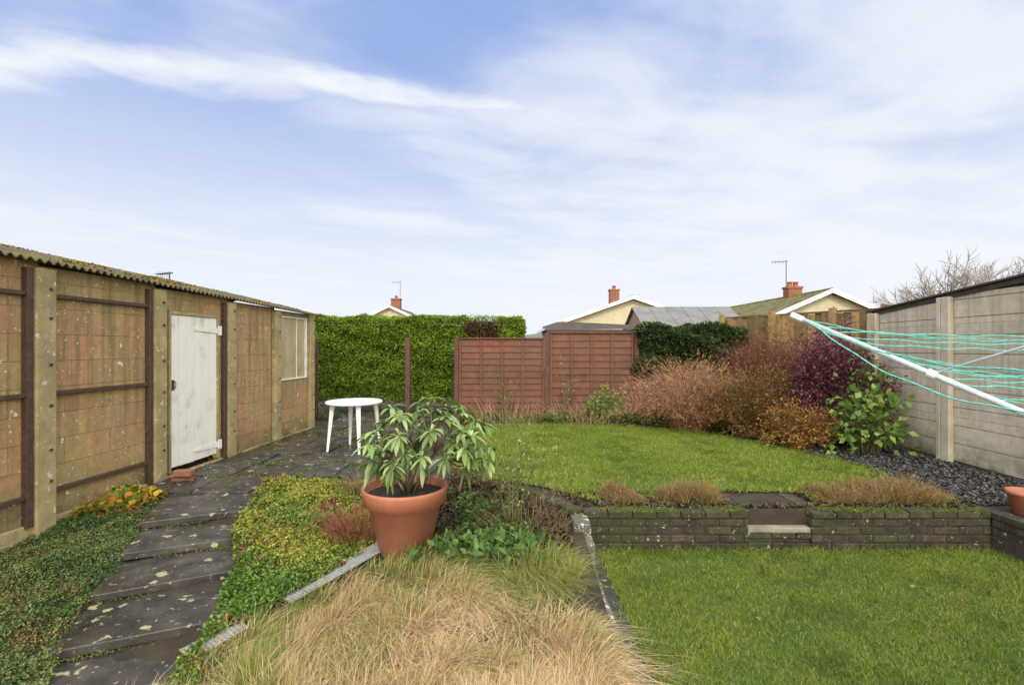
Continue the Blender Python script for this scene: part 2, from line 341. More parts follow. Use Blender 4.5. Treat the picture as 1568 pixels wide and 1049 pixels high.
# ---------------------------------------------------------------- left garage
g=empty('concrete_garage',(-4.3,0,0),-math.atan(.06))
posts=[1.65,2.9,4.15,5.40,6.65,7.81,8.98]
def eave(y): return 2.30-.0255*y
b=MB()
for i in range(len(posts)-1):
    y0,y1=posts[i],posts[i+1]; zt=eave((y0+y1)/2)+.02
    if i==3:
        b.box(-.06,0,y0,5.57,.02,zt); b.box(-.06,0,6.43,y1,.02,zt); b.box(-.06,0,5.57,6.43,1.93,zt)
    elif i==5:
        b.box(-.06,0,y0,y1,.02,.95); b.box(-.06,0,y0,7.93,.95,zt); b.box(-.06,0,8.87,y1,.95,zt); b.box(-.06,0,7.93,8.87,2.02,zt)
    else: b.box(-.06,0,y0,y1,.02,zt)
b.box(-2.7,-.062,8.9,8.96,.02,2.1); b.box(-2.76,-2.7,1.6,8.96,.02,2.1)
b.make('wall_panels',G_PANEL,g)
b=MB()
for y in posts:
    b.box(.002,.075,y-.085,y+.085,-.12,eave(y)-.02)
b.box(-.05,.03,1.6,9.05,-.35,.019,0)
b.make('posts_and_plinth',G_POST,g,bevel=.012)
b=MB()
for i,y in enumerate(posts):
    for z in (.35,.62,1.0,1.35,1.75,2.0):
        b.tube([(.07,y+.03,z),(.088,y+.03,z)],.014,8)
    if i<5: b.box(.002,.055,y-.145,y-.095,.0,eave(y)-.03)
for i in (0,1,2):
    y0,y1=posts[i]+.09,posts[i+1]-.15
    for z in (.25,1.10,1.95): b.box(.003,.045,y0,y1,z-.018,z+.018)
b.make('iron_rails',METAL,g,bevel=.003)
b=MB()
for k in range(6):
    a=5.6+k*.1335; b.box(-.03,.012+random.uniform(-.002,.003),a+.003,a+.1305,.1+random.uniform(-.006,.006),1.88,0)
b.make('door',WHITEP,g,bevel=.004)
b=MB(); b.box(-.05,.03,5.568,5.598,.05,1.925); b.box(-.05,.03,6.402,6.432,.05,1.925); b.box(-.05,.028,5.60,6.40,1.885,1.925)
b.make('door_frame',G_POST,g)
b=MB()
for z in (.22,1.72):
    b.add([(.016,6.42,z-.035),(.016,6.42,z+.035),(.016,5.98,z+.012),(.016,5.98,z-.012),(.026,6.42,z-.035),(.026,6.42,z+.035),(.026,5.98,z+.012),(.026,5.98,z-.012)],[(4,5,6,7),(0,4,7,3),(1,2,6,5),(2,3,7,6),(0,1,5,4)])
    b.box(.03,.04,6.40,6.47,z-.06,z+.06)
b.make('hinges',WHITEP,g)
b=MB(); b.box(.014,.02,5.62,5.66,1.0,1.12); b.tube([(.02,5.64,1.03),(.05,5.64,1.03),(.05,5.64,1.1),(.02,5.64,1.1)],.006,6); b.make('handle',METAL,g)
b=MB(); b.box(-.03,-.015,7.95,8.85,.97,2.0); b.make('window_pane',GLASS,g)
b=MB()
b.box(-.02,.02,8.835,8.87,.95,2.02); b.box(-.02,.012,7.93,7.95,.95,2.02)
b.box(-.02,.014,7.952,8.833,.95,.97); b.box(-.02,.014,7.952,8.833,2.0,2.02); b.box(-.012,.003,8.52,8.535,.972,1.998)
b.make('window_frame',WHITEP,g,bevel=.003)
vs=[];fs=[];ny=int(7.7/.0125)
for i in range(ny+1):
    y=1.5+i*.0125; c=.016*math.cos(2*math.pi*y/.075)
    e=eave(y)+.035+c
    for (x,dz) in ((.12,0),(-1.35,.36),(-2.8,0)): vs.append((x,y,e+dz))
    for (x,dz) in ((.12,-.01),(-1.35,.35),(-2.8,-.01)): vs.append((x,y,e+dz))
for i in range(ny):
    a=i*6
    fs+=[(a,a+6,a+7,a+1),(a+1,a+7,a+8,a+2),(a+3,a+4,a+10,a+9),(a+4,a+5,a+11,a+10),(a,a+3,a+9,a+6)]
b=MB(); b.add(vs,fs); ro=b.make('corrugated_roof',ROOF_G,g)
n=12000; y=rng.uniform(1.6,9.1,n); x=rng.uniform(-1.3,.06,n); k=N2(x*2,y,3,3)+rng.normal(0,.2,n)>.1+.07*(y-4); x=x[k];y=y[k];n=len(x)
z=2.30-.0255*y+.045+(.12-x)/1.47*.36
quads('moss',leafq(np.stack([x,y,z],1),rng.normal(size=(n,3))*.6+np.array([0,0,.8]),rng.uniform(.015,.035,n),.025),pal([(.14,.13,.025),(.19,.16,.035),(.26,.14,.04),(.08,.08,.02)],n),TWIG,g)
b=MB(); b.obox((-3.8,5.42),(.95,.3),0,.215,-.05,.05,.0,.065); b.obox((-3.77,5.4),(.98,.1),0,.2,-.05,.05,.067,.13); b.make('loose_bricks',REDBR,bevel=.006)
# ---------------------------------------------------------------- right garage
g=empty('concrete_garage',(5.37,0,0),-math.atan(.062))
def ev2(y): return 2.75-.087*y
b=MB(); ps=[3.9,5.15,6.41,7.80]
for i in range(len(ps)-1):
    z=.03
    while z<2.0:
        zz=min(z+.232,ev2((ps[i]+ps[i+1])/2)-.02)
        b.box(0,.06,ps[i],ps[i+1],z,zz-.012); b.box(.014,.05,ps[i],ps[i+1],zz-.013,zz+.001); z+=.232
    if ev2(ps[i+1])-.005>z+.02: b.box(0,.06,ps[i],ps[i+1],z,ev2(ps[i+1])-.005)
b.box(.062,2.7,7.78,7.84,.0,2.06)
b.make('wall_panels',R_PANEL,g,bevel=.005)
b=MB()
for y in ps:
    b.box(-.07,-.002,y-.1,y+.03,-.02,ev2(y)-.03); b.box(-.07,-.002,y+.04,y+.11,-.02,ev2(y)-.03)
b.make('posts',R_POST,g,bevel=.01)
b=MB()
def slope(x0,x1,y0,y1,t,m,off=0,rise=0):
    vs=[(x0,y0,ev2(y0)+off),(x1,y0,ev2(y0)+off+rise),(x1,y1,ev2(y1)+off+rise),(x0,y1,ev2(y1)+off)]
    vs+=[(a,c,z+t) for a,c,z in vs]
    b.add(vs,[(0,3,2,1),(4,5,6,7),(0,1,5,4),(1,2,6,5),(2,3,7,6),(3,0,4,7)],m)
slope(-.06,2.8,3.0,7.95,.022,0,0.01,.05)
slope(-.02,.04,3.0,7.84,.06,0,-.055,0)
b.make('roof',DARKW,g)
# ---------------------------------------------------------------- fences
f=empty('wooden_fence',(0,10.3,0))
def panel(parent,x0,x1,zt,z0=.06):
    b=MB(); n=12; st=(zt-z0)/n
    for k in range(n):
        z=z0+k*st; w=random.uniform(-.009,.009)
        vs=[(x0,-.01,z+w),(x1,-.01,z-w),(x1,.0,z-w),(x0,.0,z+w),(x0,.012,z+st+.02),(x1,.012,z+st+.02),(x1,.02,z+st+.02),(x0,.02,z+st+.02)]
        b.add(vs,[(0,1,5,4),(3,7,6,2),(0,3,2,1),(4,5,6,7),(0,4,7,3),(1,2,6,5)])
    for x in np.linspace(x0+.02,x1-.02,5): b.box(x-.02,x+.02,-.035,-.012,z0-.01,zt)
    b.box(x0,x1,-.04,.03,zt+.022,zt+.045)
    b.make('fence_panel',FENCE,parent,bevel=.002)
panel(f,-1.12,.69,1.66); panel(f,.81,2.58,1.78)
b=MB()
for x,z in ((-1.18,1.7),(.75,1.8),(2.65,1.84)): b.box(x-.05,x+.05,-.05,.05,-.1,z)
b.make('fence_posts',POSTW,f,bevel=.006)
f=empty('timber_post',(0,0,0))
b=MB(); b.box(-4.2,-4.08,10.1,10.2,-.1,1.68); b.box(-2.27,-2.17,10.25,10.35,-.1,1.7)
b.box(-4.08,-2.27,10.28,10.3,.25,.3); b.box(-2.17,-1.2,10.28,10.3,.25,.3)
b.make('posts_and_rail',POSTW,f,bevel=.006)
b=MB(); p0=Vector((4.75,10.9)); p1=Vector((6.35,8.1)); d=p1-p0; L=d.length; uu=(d.x/L,d.y/L); l=0; k=0
while l<L:
    b.obox(p0,uu,l,l+.13,-.02 if k%2 else .0,.0 if k%2 else .02,0,2.13+random.uniform(-.008,.008)); l+=.125; k+=1
for z in (.5,1.2,1.85): b.obox(p0,uu,0,L,.022,.06,z,z+.07)
for l in (0,1.15,2.3,L-.1): b.obox(p0,uu,l,l+.1,-.13,-.025,0,2.22)
b.obox(p0,uu,0,L,-.03,.05,2.14,2.175)
b.make('board_fence',NEWF,bevel=.003)
# ---------------------------------------------------------------- buildings
def bungalow(loc,rz,hw,l,ev,ap,wall,roof,chy,cht,chx=0,cw=.62,pots=1):
    g=empty('bungalow',loc,rz)
    b=MB(); b.add([(-hw,0,-.2),(hw,0,-.2),(hw,0,ev),(0,0,ap-.12),(-hw,0,ev),(-hw,l,-.2),(hw,l,-.2),(hw,l,ev),(0,l,ap-.12),(-hw,l,ev)],
      [(0,1,2,3,4),(9,8,7,6,5),(0,4,9,5),(1,6,7,2)]); b.make('walls',wall,g)
    s=(ap-ev)/hw; o=.4
    b=MB()
    for sg in (-1,1):
        vs=[(0,-.3,ap),(sg*(hw+o),-.3,ap-s*(hw+o)),(sg*(hw+o),l+.3,ap-s*(hw+o)),(0,l+.3,ap)]
        vs+=[(x,y,z-.1) for x,y,z in vs]; b.add(vs,[(0,1,2,3),(7,6,5,4),(0,4,5,1),(1,5,6,2),(2,6,7,3)])
        for k in range(1,int((hw+o)/.33)):
            x=k*.33; b.add([(sg*x,-.28,ap-s*x+.001),(sg*(x+.03),-.28,ap-s*x+.03-.0),(sg*(x+.03),l+.28,ap-s*x+.03),(sg*x,l+.28,ap-s*x+.001),(sg*(x+.05),-.28,ap-s*(x+.05)),(sg*(x+.05),l+.28,ap-s*(x+.05))],[(0,1,2,3),(1,4,5,2)])
    b.tube([(0,-.3,ap+.0),(0,l+.3,ap+.0)],.07,8)
    b.make('roof',roof,g)
    b=MB()
    for sg in (-1,1):
        vs=[(0,-.34,ap+.03),(sg*(hw+o),-.34,ap-s*(hw+o)+.03),(sg*(hw+o),-.34,ap-s*(hw+o)-.17),(0,-.34,ap-.17)]
        vs+=[(x,-.305,z) for x,y,z in vs]; b.add(vs,[(0,1,2,3),(4,7,6,5),(0,4,5,1),(3,2,6,7),(1,5,6,2)])
        b.box(min(sg*(hw+o),sg*(hw+o+.03)),max(sg*(hw+o),sg*(hw+o+.03)),-.3,l+.3,ap-s*(hw+o)-.18,ap-s*(hw+o)-.02)
    b.make('barge_boards',WHITEP,g)
    b=MB(); b.box(chx-cw/2,chx+cw/2,chy-.25,chy+.25,ap-.6,cht-.35); b.box(chx-cw/2-.05,chx+cw/2+.05,chy-.3,chy+.3,cht-.35,cht-.25)
    z=ap-.5
    while z<cht-.4:
        b.box(chx-cw/2-.006,chx+cw/2+.006,chy-.256,chy+.256,z,z+.06); z+=.075
    b.make('chimney',REDBR,g)
    b=MB()
    for k in range(pots):
        cx=chx+(k-(pots-1)/2)*.3; b.lathe([(.13,-.25),(.11,-.05),(.14,-.04),(.14,0),(.09,0),(.09,-.1)],12,(cx,chy,cht))
    b.make('chimney_pots',TERRA,g,smooth=True)
    b=MB(); b.box(-1,1,-.02,-.005,1.0,2.1); b.make('window',GLASS,g)
    return g
bungalow((6.96,28,0),0,4.6,10,2.85,4.45,RENDER,TILE_G,5,5.7)
bungalow((14.39,22,0),0,4.2,10,2.3,4.12,RENDER,TILE_M,2.8,4.85,cw=.68,pots=2)
bungalow((-10.1,40,0),0,4.2,9,3.0,4.95,RENDER,TILE_G,2.2,6.0,cw=.8,pots=1)
def aerial(loc,h,k=1):
    b=MB(); x,y,z=loc; b.tube([(x,y,z),(x,y,z+h)],.02,6); b.tube([(x-.75*k,y,z+h-.08),(x+.1,y,z+h-.03)],.012,5)
    for i in range(6): xx=x-.7*k+i*.14*k; b.tube([(xx,y-.15,z+h-.09+i*.008),(xx,y+.15,z+h-.07+i*.008)],.008,4); b.tube([(xx,y,z+h-.17),(xx,y,z+h)],.007,4)
    b.make('tv_aerial',METAL)
aerial((14.4,25.4,4.1),1.95); aerial((-9.85,42.6,5.2),2.1); aerial((-10.2,14.4,0.0),3.75,.5)
g=empty('garden_shed')
b=MB(); b.box(3.5,6.1,12.6,15.0,-.1,1.97); b.add([(3.5,12.6,1.97),(3.5,13.8,2.58),(3.5,15.0,1.97)],[(0,1,2)]); b.make('walls',PINKB,g)
b=MB()
for s0,s1 in ((12.45,13.8),(15.15,13.8)):
    b.add([(3.42,s0,1.95),(6.2,s0,1.95),(6.2,s1,2.66),(3.42,s1,2.66),(3.42,s0,1.9),(6.2,s0,1.9),(6.2,s1,2.61),(3.42,s1,2.61)],[(0,1,2,3),(0,4,5,1),(0,3,7,4),(1,5,6,2),(4,7,6,5)])
for x in np.arange(3.9,6.2,.46): b.add([(x,12.44,1.955),(x+.03,12.44,1.955),(x+.03,13.79,2.667),(x,13.79,2.667)],[(0,1,2,3)])
b.make('roof',FELT,g)
g=empty('garden_shed')
b=MB(); b.box(.95,2.85,11.4,13.0,-.1,1.9); b.make('walls',DARKW,g,bevel=.01)
b=MB(); b.add([(.8,11.2,1.9),(2.95,11.2,1.93),(3.0,13.1,2.05),(.8,13.1,2.05),(1.2,11.8,2.13),(2.95,11.8,2.05),(2.95,13.1,2.1),(1.2,13.1,2.18)],[(0,1,5,4),(4,5,6,7),(0,4,7,3),(1,2,6,5)])
b.box(.8,2.95,11.17,11.2,1.84,1.91); b.make('roof',DARKW,g)
# ---------------------------------------------------------------- table
g=empty('garden_table',(-2.3,7.05,0))
b=MB(); b.lathe([(0.0,.728),(.36,.728),(.385,.725),(.395,.72),(.4,.71),(.397,.69),(.385,.688),(.383,.705),(.0,.708)],48); b.make('table_top',PLAST,g,smooth=True)
b=MB()
for k in range(4):
    a=math.radians(28+90*k); c,s=math.cos(a),math.sin(a)
    top=[(c*r-s*w,s*r+c*w,.705) for r,w in ((.27,-.035),(.33,-.032),(.33,.032),(.27,.035))]
    bot=[(c*r-s*w,s*r+c*w,.012) for r,w in ((.355,-.015),(.385,-.015),(.385,.015),(.355,.015))]
    b.add(bot+top,[(0,3,2,1),(4,5,6,7),(0,1,5,4),(1,2,6,5),(2,3,7,6),(3,0,4,7)])
b.make('legs',PLAST,g,bevel=.006)
# ---------------------------------------------------------------- potted rhododendron
pz=float(gz(-.85,3.9))
g=empty('potted_rhododendron',(-.86,3.9,pz))
b=MB(); b.lathe([(.0,.0),(.19,0),(.2,.01),(.285,.38),(.3,.385),(.3,.40),(.325,.405),(.34,.50),(.345,.52),(.335,.53),(.315,.525),(.31,.46),(.28,.44)],56); b.make('pot',TERRA,g,smooth=True)
b=MB(); b.lathe([(.0,.47),(.15,.475),(.31,.46)],30); b.make('soil',SOIL,g)
st=MB(); tips=[]
forks=[]
for k in range(9):
    a=k*.7+random.uniform(-.2,.2); r=random.uniform(.12,.26); e=Vector((math.cos(a)*r*1.15+.06,math.sin(a)*r,random.uniform(.66,.82)))
    s0=Vector((.03+.04*math.cos(a),.04*math.sin(a),.45)); m=s0.lerp(e,.5)+Vector((0,0,.03)); st.tube([tuple(s0),tuple(m),tuple(e)],[.015,.012,.009],7); forks.append(e)
tries=0
while len(tips)<70 and tries<4000:
    tries+=1
    a=random.uniform(0,6.28); cz=random.uniform(-.7,1); s=math.sqrt(max(0,1-cz*cz)); r=random.uniform(.7,1.03)
    if random.random()<.25: r*=.65
    q=Vector((.18+math.cos(a)*s*.53*r,math.sin(a)*s*.42*r,.86+cz*.34*r))
    if q.z<.62 and (q-Vector((0,0,q.z))).length<.32: continue
    if any((q-o[0]).length<.1 for o in tips): continue
    f0=min(forks,key=lambda e:(e-q).length); m=f0.lerp(q,.5)+Vector((0,0,-.03)); st.tube([tuple(f0),tuple(m),tuple(q)],[.008,.006,.005],5)
    tips.append((q,(q-m).normalized()))
st.make('stems',BARK,g,smooth=True)
Cs=[];Ds=[];Ls=[]
for q,dd in tips:
    n0=random.choice((8,10,12)); ph=random.uniform(0,6)
    e1=dd.cross(Vector((0,0,1))) 
    if e1.length<.1: e1=Vector((1,0,0))
    e1.normalize(); e2=dd.cross(e1)
    for w in range(n0):
        a=ph+w*2.4; up=random.uniform(-.15,.75)
        v=(e1*math.cos(a)+e2*math.sin(a)+dd*up)
        Cs.append(q+Vector((0,0,random.uniform(-.02,.01)))); Ds.append(tuple(v)); Ls.append(random.uniform(.08,.14))
Cs=np.array(Cs);Ds=norm(np.array(Ds));Ls=np.array(Ls)[:,None];n=len(Cs)
S=norm(np.cross(Ds,np.array([0.02,0.01,1.])));Wd=Ls*.33; Z=np.array([0,0,1.]); DR=rng.uniform(.25,.75,(n,1))
def P(t): return Cs+Ds*Ls*t-Z*Ls*DR*t*t
ts=[0,.22,.5,.8,1.0]; ws=[.12,.75,1.0,.78,.05]; QQ=[];CC=[]
base=pal([(.17,.26,.07),(.24,.33,.11),(.1,.18,.045),(.3,.37,.17)],n)
for i in range(4):
    a,c=P(ts[i]),P(ts[i+1]); e=Z*Wd*.22
    QQ.append(np.stack([a,a+S*Wd*ws[i]*.5+e*ws[i],c+S*Wd*ws[i+1]*.5+e*ws[i+1],c],1)); CC.append(base)
    QQ.append(np.stack([a,c,c-S*Wd*ws[i+1]*.5+e*ws[i+1],a-S*Wd*ws[i]*.5+e*ws[i]],1)); CC.append(base*.9)
FOLG=foliage_mat('glossy_leaf',.2,.36)
quads('leaves',np.concatenate(QQ),np.concatenate(CC),FOLG,g)
b=MB(); b.lathe([(0,0),(.09,0),(.12,.17),(.135,.175),(.135,.21),(.12,.21),(.11,.16),(0,.16)],30,(4.63,4.36,0)); b.make('terracotta_pot',TERRA,smooth=True)
b=MB(); p=Vector((-.93,4.05)); q=Vector((-1.83,2.7)); d=(q-p); L=d.length; uu=(d.x/L,d.y/L); n=int(L/.025)
for k in range(n+1):
    l=k*.025
    if 1.0<l<1.3: continue
    zz=float(gz(0,p.y+uu[1]*l))+.045; b.obox(p,uu,l,l+.011,-.08,.06,zz,zz+.004)
for wv in np.linspace(-.08,.06,7):
    for k in range(n):
        l=k*.025
        if 1.0<l<1.3: continue
        zz=float(gz(0,p.y+uu[1]*l))+.0435; b.obox(p,uu,l,l+.026,wv-.004,wv+.004,zz,zz+.008)
b.make('galvanised_mesh',GALV)
# ---------------------------------------------------------------- rotary clothes line
g=empty('rotary_clothes_line')
hub=Vector((2.67,1.47,.83)); b=MB()
dirs=[(-.7071,.7071),(.7071,.7071),(.7071,-.7071),(-.7071,-.7071)]
def arm(k,s): 
    d=dirs[k]; return Vector((hub.x+d[0]*1.6*s,hub.y+d[1]*1.6*s,.83+.83*s))
b.tube([(hub.x,hub.y,-.36),(hub.x,hub.y,1.9)],.024,14)
for k in range(4):
    b.tube([arm(k,.03),arm(k,1)],[.016,.012],12)
    b.tube([arm(k,.66),(hub.x,hub.y,1.83)],.006,8)
b.lathe([(.05,-.06),(.06,-.05),(.06,.05),(.05,.06),(.0,.06)],20,tuple(hub)); b.lathe([(.04,-.05),(.045,0),(.03,.05),(0,.06)],16,(hub.x,hub.y,1.87))
b.make('frame',ALU,g,smooth=True)
b=MB()
for k in range(4): 
    b.tube([arm(k,.985),arm(k,1.02)],.017,8); b.tube([arm(k,.65),arm(k,.67)],.02,10)
b.make('end_caps',PLAST,g)
b=MB()
for k in range(4):
    for j,s in enumerate(np.linspace(.42,.985,16)):
        a,c=arm(k,s),arm((k+1)%4,s); sag=.02+.1*random.random()
        if k==3:
            if j<14: continue
            sag=.22+.1*(15-j)
        pts=[]
        for i in range(81):
            t=i/80; pp=a.lerp(c,t); pp.z-=sag*4*t*(1-t)+.004*math.sin(40*t+j); pts.append(tuple(pp))
        b.tube(pts,[.0038 if i%2 else .002 for i in range(81)],4)
b.make('lines',TEAL,g)
# ---------------------------------------------------------------- hedges
def hedge(name,x0,x1,y0,y1,z0,z1,n,cols,size,rough=.08,gap=None,topn=.06):
    b=MB()
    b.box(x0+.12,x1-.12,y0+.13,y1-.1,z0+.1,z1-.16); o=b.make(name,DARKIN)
    A=[(x1-x0)*(z1-z0),(x1-x0)*(y1-y0),(y1-y0)*(z1-z0),(y1-y0)*(z1-z0)]; A=np.array(A)/sum(A)
    f=rng.choice(4,n,p=A); r1=rng.random(n);r2=rng.random(n)
    x=np.where(f==2,x0,np.where(f==3,x1,x0+(x1-x0)*r1)); y=np.where(f==0,y0,np.where(f==1,y0+(y1-y0)*r2,y0+(y1-y0)*r1)); z=np.where(f==1,z1,z0+(z1-z0)*r2)
    bul=N2(x+z*.7,z*1.3+y,4,3)*rough; dep=rng.exponential(.05,n)-.03
    y=np.where(f==0,y-bul+dep,y); z=np.where(f==1,z+N2(x,y,5,4)*topn*.6-dep,z); x=np.where(f==2,x-bul+dep,np.where(f==3,x+bul-dep,x))
    z=np.where(f!=1,np.minimum(z,z1+N2(x,y,5,4)*topn*.6),z)
    keep=np.ones(n,bool)
    if gap is not None: keep=~gap(x,y,z)
    nrm=np.zeros((n,3)); nrm[f==0]=(0,-1,.3);nrm[f==1]=(0,0,1);nrm[f==2]=(-1,0,.3);nrm[f==3]=(1,0,.3)
    d=norm(nrm*.7+rng.normal(size=(n,3))*.6+np.array([0,0,.35]))
    c=np.stack([x,y,z],1); Q=leafq(c,d,rng.uniform(.6,1.3,n)*size,rng.uniform(.6,1.1,n)*size*.55,nrm+rng.normal(size=(n,3))*.6)
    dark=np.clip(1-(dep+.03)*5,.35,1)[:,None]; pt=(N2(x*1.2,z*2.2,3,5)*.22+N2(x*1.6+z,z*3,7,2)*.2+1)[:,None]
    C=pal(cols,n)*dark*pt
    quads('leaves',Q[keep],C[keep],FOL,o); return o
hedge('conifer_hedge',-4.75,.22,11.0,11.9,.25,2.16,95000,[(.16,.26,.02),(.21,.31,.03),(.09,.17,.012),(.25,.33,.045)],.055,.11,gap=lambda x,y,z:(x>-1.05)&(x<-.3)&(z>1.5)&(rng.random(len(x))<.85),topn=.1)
n=4500; x=rng.uniform(-1.1,-.25,n); p=np.stack([x,rng.uniform(10.92,11.3,n),rng.uniform(1.45,2.05,n)],1); a=rng.uniform(0,6.28,n)
quads('dead_hedge_twigs',blades(p,np.stack([np.cos(a),np.sin(a),0*a],1)*.8,rng.uniform(.08,.25,n),.012,2,.6),np.tile(pal([(.05,.03,.018),(.1,.05,.03)],n),(2,1)),TWIG)
hedge('ivy_hedge',2.72,4.85,9.95,10.8,.1,1.88,30000,[(.03,.065,.015),(.05,.085,.022),(.018,.042,.01),(.1,.12,.05)],.075,.16,topn=.2)
# ---------------------------------------------------------------- shrubs
def mound(name,cx,cy,rx,ry,rz,z0,n,cols,size,aspect=.6,shell=.5,lump=.25,seed=0,extra_sh=.55,flat=.78):
    a=rng.uniform(0,2*np.pi,n); cz=rng.uniform(-.25,1,n); s=np.sqrt(1-np.minimum(cz**2,1)); d=np.stack([np.cos(a)*s,np.sin(a)*s,cz],1)
    l=1+lump*N2(a*1.3,cz*3,2.2,seed)+lump*.5*N2(a*3,cz*6,3.2,seed+1); rr=(shell+(1-shell)*rng.random(n)**.5)
    rr=rr*(1+np.where(rng.random(n)<.12,rng.random(n)*.25,0)); r=rr*l
    c=np.stack([cx+d[:,0]*rx*r,cy+d[:,1]*ry*r,z0+np.maximum(rz*.25+d[:,2]*rz*flat*r,0.02)],1)
    dirs=norm(d*.8+rng.normal(size=(n,3))*.6)
    Q=leafq(c,dirs,rng.uniform(.6,1.3,n)*size,rng.uniform(.7,1.2,n)*size*aspect)
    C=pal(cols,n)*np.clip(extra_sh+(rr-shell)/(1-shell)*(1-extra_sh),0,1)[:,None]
    return quads(name,Q,C,FOL)
def twigs(name,cx,cy,r,n,h,lean,cols,w=.006,z0=0,K=5,curl=.5,parent=None,bias=(0,0)):
    a=rng.uniform(0,6.28,n); rr=np.sqrt(rng.random(n))*r; p=np.stack([cx+np.cos(a)*rr,cy+np.sin(a)*rr,np.full(n,z0)+0.0],1)
    a2=a+rng.normal(0,.6,n); l=rng.uniform(.1,1,n)*lean; le=np.stack([np.cos(a2)*l+bias[0],np.sin(a2)*l+bias[1],0*a],1)
    Q=blades(p,le,rng.uniform(.45,1.1,n)*h,w,K,curl); return quads(name,Q,np.tile(pal(cols,n),(K,1)),TWIG,parent)
def sprays(parent,cx,cy,rx,ry,rz,z0,n,cols,w=.005,L=.22,seed=0):
    a=rng.uniform(0,6.28,n); cz=rng.uniform(-.1,1,n); s=np.sqrt(1-cz**2); r=rng.uniform(.4,1.08,n)*(1+.22*N2(a*1.3,cz*3,2.2,seed))
    p=np.stack([cx+np.cos(a)*s*rx*r,cy+np.sin(a)*s*ry*r,z0+rz*.2+cz*rz*.75*r],1); l=rng.uniform(.4,1.6,n); a2=a+rng.normal(0,.7,n)
    Q=blades(p,np.stack([np.cos(a2)*l,np.sin(a2)*l,0*a],1),rng.uniform(.4,1.2,n)*L,w,3,rng.uniform(.3,1.2)); quads('twig_sprays',Q,np.tile(pal(cols,n),(3,1)),TWIG,parent)
o=twigs('spiraea_shrub',3.3,8.95,.35,1300,1.25,1.0,[(.3,.13,.07),(.38,.19,.12),(.19,.085,.05),(.32,.2,.08)],.009,0,6,.45,bias=(-.12,-.1))
sprays(o,3.15,8.9,1.05,.8,1.15,.1,6500,[(.4,.2,.12),(.46,.26,.17),(.27,.12,.06),(.5,.28,.2)],.006,.26,1)
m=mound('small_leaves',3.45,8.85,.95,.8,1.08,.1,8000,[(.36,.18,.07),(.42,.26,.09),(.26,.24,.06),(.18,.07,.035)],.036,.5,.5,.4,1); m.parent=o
o=twigs('bronze_shrub',4.15,8.2,.3,1000,1.15,.7,[(.18,.08,.035),(.24,.13,.05),(.12,.055,.03)],.008,0,5,.45)
sprays(o,4.15,8.2,.75,.65,1.05,.1,3500,[(.22,.12,.045),(.27,.16,.06),(.14,.06,.035)],.005,.2,2)
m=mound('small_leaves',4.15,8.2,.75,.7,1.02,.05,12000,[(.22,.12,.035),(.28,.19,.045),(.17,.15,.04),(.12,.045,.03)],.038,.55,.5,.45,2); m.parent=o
o=twigs('berberis_shrub',5.2,8.05,.3,1000,1.55,.5,[(.12,.045,.035),(.17,.07,.055),(.09,.035,.028)],.008,0,5,.4)
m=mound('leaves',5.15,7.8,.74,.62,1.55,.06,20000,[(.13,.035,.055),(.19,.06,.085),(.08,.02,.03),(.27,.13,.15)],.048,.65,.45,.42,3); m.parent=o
sprays(o,5.2,7.85,.75,.6,1.6,.1,1500,[(.16,.06,.05),(.22,.1,.08)],.005,.25,3)
o=twigs('red_twig_shrub',4.7,8.8,.4,1500,1.78,.45,[(.19,.065,.045),(.14,.05,.038),(.25,.1,.07)],.008,0,5,.4)
sprays(o,4.7,8.8,.7,.5,1.6,.1,5000,[(.2,.07,.05),(.14,.05,.036),(.26,.11,.07)],.005,.25,4)
m=mound('leaves',4.7,8.8,.65,.5,1.5,.1,9000,[(.16,.05,.04),(.11,.035,.03),(.2,.1,.04)],.042,.55,.5,.4,4); m.parent=o
o=twigs('golden_shrub',4.35,7.35,.2,700,.72,.8,[(.26,.12,.04),(.19,.09,.03)],.006,0,4,.4)
m=mound('leaves',4.35,7.35,.5,.42,.55,.04,5000,[(.38,.2,.05),(.34,.14,.04),(.22,.1,.03),(.26,.24,.05)],.042,.6,.4,.5,5); m.parent=o
o=twigs('broadleaf_shrub',5.05,6.9,.15,120,.9,.6,[(.12,.1,.05)],.01,0,4,.35)
m=mound('leaves',5.05,6.85,.42,.34,.95,.02,540,[(.13,.25,.035),(.2,.32,.06),(.08,.16,.03),(.27,.34,.12)],.115,.75,.2,.6,6,.65); m.parent=o
o=twigs('broadleaf_shrub',5.3,7.35,.15,160,1.2,.5,[(.12,.08,.05)],.008,0,4,.35)
m=mound('leaves',5.35,7.3,.36,.32,1.15,.05,650,[(.07,.13,.03),(.11,.19,.04),(.18,.22,.07)],.08,.7,.3,.6,7,.65); m.parent=o
def heather(name,x0,x1,y0,y1,n,h=.16):
    x=rng.uniform(x0,x1,n);y=rng.uniform(y0,y1,n); k=(N2(x,y,7,6)+rng.normal(0,.15,n)>-.25); x=x[k];y=y[k];n=len(x)
    a=rng.uniform(0,6.28,n); l=rng.uniform(.1,1.3,n); le=np.stack([np.cos(a)*l,np.sin(a)*l,0*a],1)
    ed=np.clip(np.minimum(x-x0,x1-x)/.14,.25,1)
    hh=h*(.4+.8*(N2(x,y,9,7)*.5+.5))*rng.uniform(.35,1.3,n)*ed
    Q=blades(np.stack([x,y,0*x],1),le,hh,.005,2,.3); o=quads(name,Q,np.tile(pal([(.22,.12,.055),(.32,.2,.09),(.13,.075,.04),(.18,.18,.04)],n),(2,1)),TWIG)
    z=rng.random(n)*hh*.9; quads('tiny_leaves',leafq(np.stack([x+rng.normal(0,.02,n),y,z],1),rng.normal(size=(n,3)),.018,.008),pal([(.28,.16,.08),(.2,.2,.05),(.24,.1,.06)],n),FOL,o)
